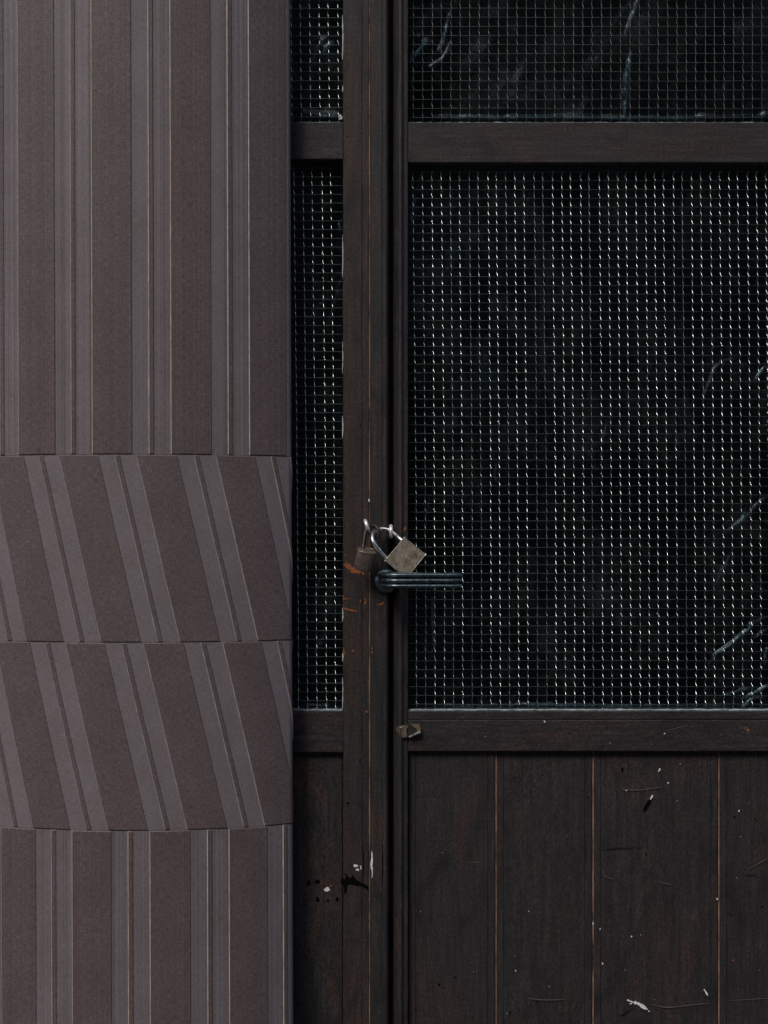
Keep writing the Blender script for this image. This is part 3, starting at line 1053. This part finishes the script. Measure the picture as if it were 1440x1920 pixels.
def sheet(name, px0, px1, py0, py1, step, creases, seed, label, sheen_patches=(), ybase=0.062):
    xs = np.arange(px0, px1 + step, step); ys = np.arange(py0, py1 + step, step)
    X, Y = np.meshgrid(xs, ys, indexing='xy')
    d = 0.010 * (vnoise(X / 160 + 3, Y / 300, seed) - 0.5) + 0.0045 * (vnoise(X / 47, Y / 90 + X / 200, seed + 1) - 0.5) \
        + 0.0016 * (vnoise(X / 17 + Y / 60, Y / 33, seed + 2) - 0.5)
    fold_sheen = np.zeros(X.shape)
    for pts, w, h in creases:
        c = catmull([(a, b, 0) for a, b in pts], 4)
        best = np.full(X.shape, 1e9)
        tt = np.zeros(X.shape)
        L = len(c) - 1
        for i in range(L):
            ax, ay, bx, by = c[i].x, c[i].y, c[i + 1].x, c[i + 1].y
            dx, dy = bx - ax, by - ay
            t = np.clip(((X - ax) * dx + (Y - ay) * dy) / (dx * dx + dy * dy + 1e-9), 0, 1)
            q = np.hypot(X - ax - t * dx, Y - ay - t * dy)
            mask = q < best
            best = np.where(mask, q, best)
            tt = np.where(mask, (i + t) / L, tt)
        fade = np.clip(np.sin(np.pi * np.clip(tt, 0.02, 0.98)), 0, 1) ** 0.6
        fold_sheen = np.maximum(fold_sheen, np.exp(-(best / (w * 0.52)) ** 2) * fade * np.clip(h / 0.0045, 0, 2) * (2.2 if h > 0.006 else 1.0) * (0.15 + 1.3 * vnoise(X / 13, Y / 13, seed + 4) * vnoise(X / 5, Y / 5, seed + 6)))
        d -= h * np.exp(-(best / w) ** 2) * fade * (0.65 + 0.7 * vnoise(X / 9, Y / 9, seed + 9))
    for (cx, cy, rx, ry, amp) in sheen_patches:  # reflection haze painted into the sheet in patches
        fold_sheen += 0.4 * amp * np.exp(-((X - cx) / rx) ** 2 - ((Y - cy) / ry) ** 2) * np.clip(vnoise(X / 7, Y / 26, seed + 12) * vnoise(X / 31, Y / 60, seed + 13) * 2.6 - 0.35, 0, 1)
    yy = ybase + d
    V = np.stack([(X - 720) * S * (DIST + yy) / DIST, yy, ZCAM - (Y - HORIZON) * S * (DIST + yy) / DIST], -1)
    nr, nc = X.shape
    i, j = np.meshgrid(np.arange(nr - 1), np.arange(nc - 1), indexing='ij')
    a = i * nc + j
    F = np.stack([a, a + nc, a + nc + 1, a + 1], -1).reshape(-1, 4)
    o = mesh_obj(name, V.reshape(-1, 3), F, M['film'], None, True)
    at = o.data.attributes.new('fold_sheen', 'FLOAT', 'POINT')
    at.data.foreach_set('value', np.clip(fold_sheen, 0, 1).astype(np.float32).ravel())
    return tag(o, label, 'plastic sheet')


cr = [
    ([(1200, -10), (1190, 20), (1178, 50), (1172, 75)], 2.6, 0.0030), ([(1185, 95), (1176, 130), (1170, 160)], 2.4, 0.0030),
    ([(1183, 115), (1173, 160), (1168, 185)], 2.2, 0.0030), ([(1178, 150), (1172, 200), (1170, 228)], 2.8, 0.0034),
    ([(798, 78), (790, 88), (781, 98), (772, 110), (768, 116)], 5.5, 0.0065), ([(806, 81), (796, 84), (788, 92)], 3, 0.004), ([(777, 108), (773, 140), (770, 172), (768, 185)], 2.2, 0.0036),
    ([(845, 20), (838, 50), (832, 75), (826, 90), (820, 100)], 2.2, 0.0034), ([(846, 78), (838, 98), (828, 112), (812, 122), (803, 128)], 2.2, 0.0032),
    ([(786, 66), (781, 75)], 2.6, 0.003),
    ([(791, 322), (784, 345), (777, 375), (772, 400), (769, 420)], 3.6, 0.0062), ([(780, 316), (796, 315), (810, 318)], 2.6, 0.0035),
    ([(976, 316), (972, 326)], 3.5, 0.003), ([(905, 322), (930, 316), (948, 316)], 2.4, 0.003), ([(1020, 316), (1034, 320)], 2.2, 0.003),
    ([(810, 1120), (811, 1170), (813, 1200), (812, 1216), (804, 1232)], 3.0, 0.0048), ([(806, 935), (801, 955), (796, 975)], 2.4, 0.0028),
    ([(1440, 1154), (1425, 1163), (1407, 1170), (1404, 1180), (1390, 1190), (1372, 1207), (1356, 1218), (1342, 1227), (1336, 1236), (1328, 1246)], 2.6, 0.0042),
    ([(1446, 1282), (1425, 1294), (1408, 1302), (1394, 1312)], 2.4, 0.0040), ([(1430, 1306), (1408, 1312), (1397, 1322), (1391, 1330)], 2.8, 0.0046),
    ([(1412, 1289), (1390, 1294), (1372, 1300), (1352, 1305)], 2.2, 0.0030), ([(1446, 1215), (1438, 1218), (1434, 1232), (1433, 1245)], 2.4, 0.0036),
    ([(1446, 1174), (1425, 1188), (1411, 1198)], 2.0, 0.0026), ([(1370, 1035), (1362, 1055), (1354, 1070), (1344, 1090), (1340, 1098)], 2.4, 0.0032),
    ([(1380, 672), (1350, 680), (1336, 700), (1326, 725), (1316, 748)], 2.4, 0.0030), ([(1436, 685), (1424, 702), (1412, 720)], 2.2, 0.0030),
    ([(1138, 790), (1132, 815), (1124, 832)], 2.2, 0.0024), ([(1440, 930), (1420, 945), (1400, 968), (1380, 985)], 2.4, 0.0028),
    ([(1398, 955), (1390, 975), (1372, 990), (1352, 1000)], 2.4, 0.0028), ([(930, 870), (928, 890), (931, 905)], 2.0, 0.0026),
    ([(1430, 216), (1442, 214)], 3, 0.004), ([(1310, 218), (1325, 217)], 3.4, 0.003),
    ([(860, 320), (1000, 322), (1120, 319)], 3, 0.0022), ([(768, 1322), (860, 1325), (1000, 1322), (1200, 1325), (1440, 1322)], 4, 0.0020),
    ([(770, 218), (900, 221), (1050, 219), (1200, 222), (1440, 218)], 4, 0.0016),
]
sheet('plastic_sheet', 740, 1500, -60, 1380, 2.6, cr, 5, 'crinkled clear plastic sheet hanging behind the wired glass of the planked door leaf',
      ((930, 640, 190, 260, 0.10), (860, 430, 120, 120, 0.06), (1060, 1130, 160, 70, 0.06), (1000, 1220, 400, 60, 0.03), (1000, 80, 400, 200, 0.012)))
cl = [([(610, 560), (598, 575), (584, 590), (575, 598)], 2.2, 0.0032), ([(640, 520), (630, 555), (622, 585), (616, 602)], 2.4, 0.0034),
      ([(638, 308), (622, 310), (612, 313)], 4, 0.004), ([(638, 420), (636, 432)], 4, 0.0045), ([(612, 70), (596, 85), (588, 105), (590, 118)], 7, 0.004),
      ([(628, 80), (610, 92), (602, 110)], 6, 0.0035), ([(556, 210), (600, 216), (640, 219)], 5, 0.003), ([(612, 1180), (600, 1205), (590, 1225)], 6, 0.0035),
      ([(606, 1060), (596, 1100), (590, 1140)], 5, 0.003), ([(556, 1322), (600, 1326), (640, 1322)], 5, 0.003)]
sheet('plastic_sheet', 500, 668, -60, 1380, 2.6, cl, 21, 'crinkled clear plastic sheet behind the narrow wired panes beside the column',
      ((600, 95, 25, 30, 0.35), (600, 760, 60, 120, 0.12), (600, 1190, 40, 80, 0.2)))

# ------------------------------------------------------------------ the column
Y0 = -0.085                      # nearest line of the bowed front
SC = S * (DIST + Y0) / DIST
CX = (240 - 720) * SC
EDGE_X = (548 - 720) * S * (DIST - 0.035) / DIST
# bowed front: broad arc, tighter arc towards the edge, small rounded corner, then back to the door
R1, R2, CO = 0.52, 0.30, 0.010
TH1 = math.asin((430 - 240) * SC / R1)
_want = EDGE_X - CX
_c1x = (R1 - R2) * math.sin(TH1)
TH2 = math.asin((_want - CO - _c1x) / (R2 - CO))
TH3 = R(120)
ARCS = [(R1, 0.0, TH1), (R2, TH1, TH2), (CO, TH2, TH3)]
U1 = R1 * TH1
UE = U1 + R2 * (TH2 - TH1)
UC = UE + CO * (TH3 - TH2)
UMAX = UC + 0.006


def prof(u, off=0.0):
    s = 1 if u >= 0 else -1
    a = min(abs(u), UMAX)
    cx, cy, rem, prev_r = 0.0, R1, a, R1
    for (r, t0, t1) in ARCS:
        cx += (prev_r - r) * math.sin(t0)
        cy -= (prev_r - r) * math.cos(t0)
        prev_r = r
        t = t0 + rem / r
        if t <= t1:
            rem = 0.0
            break
        t = t1
        rem -= r * (t1 - t0)
    x, y = cx + r * math.sin(t) + rem * math.cos(t), cy - r * math.cos(t) + rem * math.sin(t)
    return (CX + s * (x + math.sin(t) * off), Y0 + y - math.cos(t) * off)


COL_H = 3.3
cyl = thing('column', (CX, Y0 + 0.06, 0), 'bowed brown column clad in woven sheet with grey upright and slanted stripes', 'column')


def tilt_col(v):
    # the column leans a touch, as in the photograph
    return (v[0] - (v[2] - 1.1) * 0.0032, v[1], v[2])


# core behind the cladding
us = list(np.linspace(-UMAX, UMAX, 121))
ring = [prof(u, -0.0024) for u in us]
bm = bmesh.new()
lo = [bm.verts.new(tilt_col((x, y, 0.001))) for x, y in ring]
hi = [bm.verts.new(tilt_col((x, y, COL_H))) for x, y in ring]
m = len(ring)
for i in range(m):
    bm.faces.new((lo[i], lo[(i + 1) % m], hi[(i + 1) % m], hi[i]))
bm.faces.new(lo); bm.faces.new(hi)
bm_obj('core', bm, M['clad_ground'], cyl)


def u_of(px):
    x = (px - 240) * SC
    return R1 * math.asin(max(-0.999, min(0.999, x / R1)))


def clad_piece(name, q, depth, raised, mat):
    """q: four (u, v) corners: bottom left, bottom right, top right, top left"""
    (ul0, v0), (ur0, _), (ur1, v1), (ul1, _) = q
    cl_ = lambda u: max(-UMAX, min(UMAX, u))
    if cl_(ur0) - cl_(ul0) < 0.001 and cl_(ur1) - cl_(ul1) < 0.001:
        return
    w, h = ur0 - ul0, v1 - v0
    b = 0.0013
    eu_, ev_ = b / w, b / h
    nx = max(3, int(w / 0.007))
    slant = abs(ul1 - ul0) > 1e-5
    corner = max(abs(ul0), abs(ur0), abs(ul1), abs(ur1)) > UE - 0.01
    if corner: nx = max(nx, int(w / 0.002))
    nz = 30 if slant else (2 if not corner else 2)
    ss = [0.0, eu_] + [eu_ + (1 - 2 * eu_) * k / nx for k in range(1, nx)] + [1 - eu_, 1.0]
    ts = [0.0, ev_] + [ev_ + (1 - 2 * ev_) * k / nz for k in range(1, nz)] + [1 - ev_, 1.0]
    V, UV, F = [], [], []
    for ti, t in enumerate(ts):
        for si, s in enumerate(ss):
            u = (ul0 + (ur0 - ul0) * s) * (1 - t) + (ul1 + (ur1 - ul1) * s) * t
            v = v0 + (v1 - v0) * t
            rim = si in (0, len(ss) - 1) or ti in (0, len(ts) - 1)
            off = -depth
            if raised and rim: off -= 0.0011
            u = cl_(u)
            x, y = prof(u, off)
            V.append(tilt_col((x, y, v))); UV.append((u + 1.0, v))
    n = len(ss)
    for i in range(len(ts) - 1):
        for j in range(n - 1):
            F.append((i * n + j, i * n + j + 1, (i + 1) * n + j + 1, (i + 1) * n + j))
    o = mesh_obj(name, V, F, mat, cyl, False, UV)
    if raised:                                   # highlight painted as a pale line on one rim of every panel
        o.data.materials.append(M['rim_highlight'] if not slant else M['rim_highlight_thin'])
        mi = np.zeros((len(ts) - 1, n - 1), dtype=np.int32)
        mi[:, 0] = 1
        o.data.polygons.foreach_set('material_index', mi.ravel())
    return o


def zc_(py):
    return ZCAM - (py - HORIZON) * SC


PER = u_of(240 + 74) - u_of(240 - 74)
SW, GAP = 30.0 * SC, 11.0 * SC
bands = [(COL_H - 0.002, zc_(852), u_of(249), u_of(249.0), True),
         (zc_(852), zc_(1205), u_of(184), u_of(264.5), False),
         (zc_(1205), zc_(1558), u_of(195.5), u_of(276.5), False),
         (zc_(1558), 0.002, u_of(207), u_of(207), True)]
for (zt, zb, ut, ub, upright) in bands:
    g = 0.0002
    for k in range(-5, 6):
        def quad(a, b):
            return [(ub + k * PER + a, zb + g), (ub + k * PER + b, zb + g), (ut + k * PER + b, zt - g), (ut + k * PER + a, zt - g)]
        ms = M['clad_strip_ribbed'] if upright else M['clad_strip']
        mg = M['clad_ground_ribbed'] if upright else M['clad_ground']
        clad_piece('strip', quad(-0.0004, SW + 0.0004), 0.0010, False, ms)
        clad_piece('cladding_panel', quad(SW, SW + GAP), 0.0, True, mg)
        clad_piece('strip', quad(SW + GAP - 0.0004, 2 * SW + GAP + 0.0004), 0.0010, False, ms)
        clad_piece('cladding_panel', quad(2 * SW + GAP, PER), 0.0, True, mg)
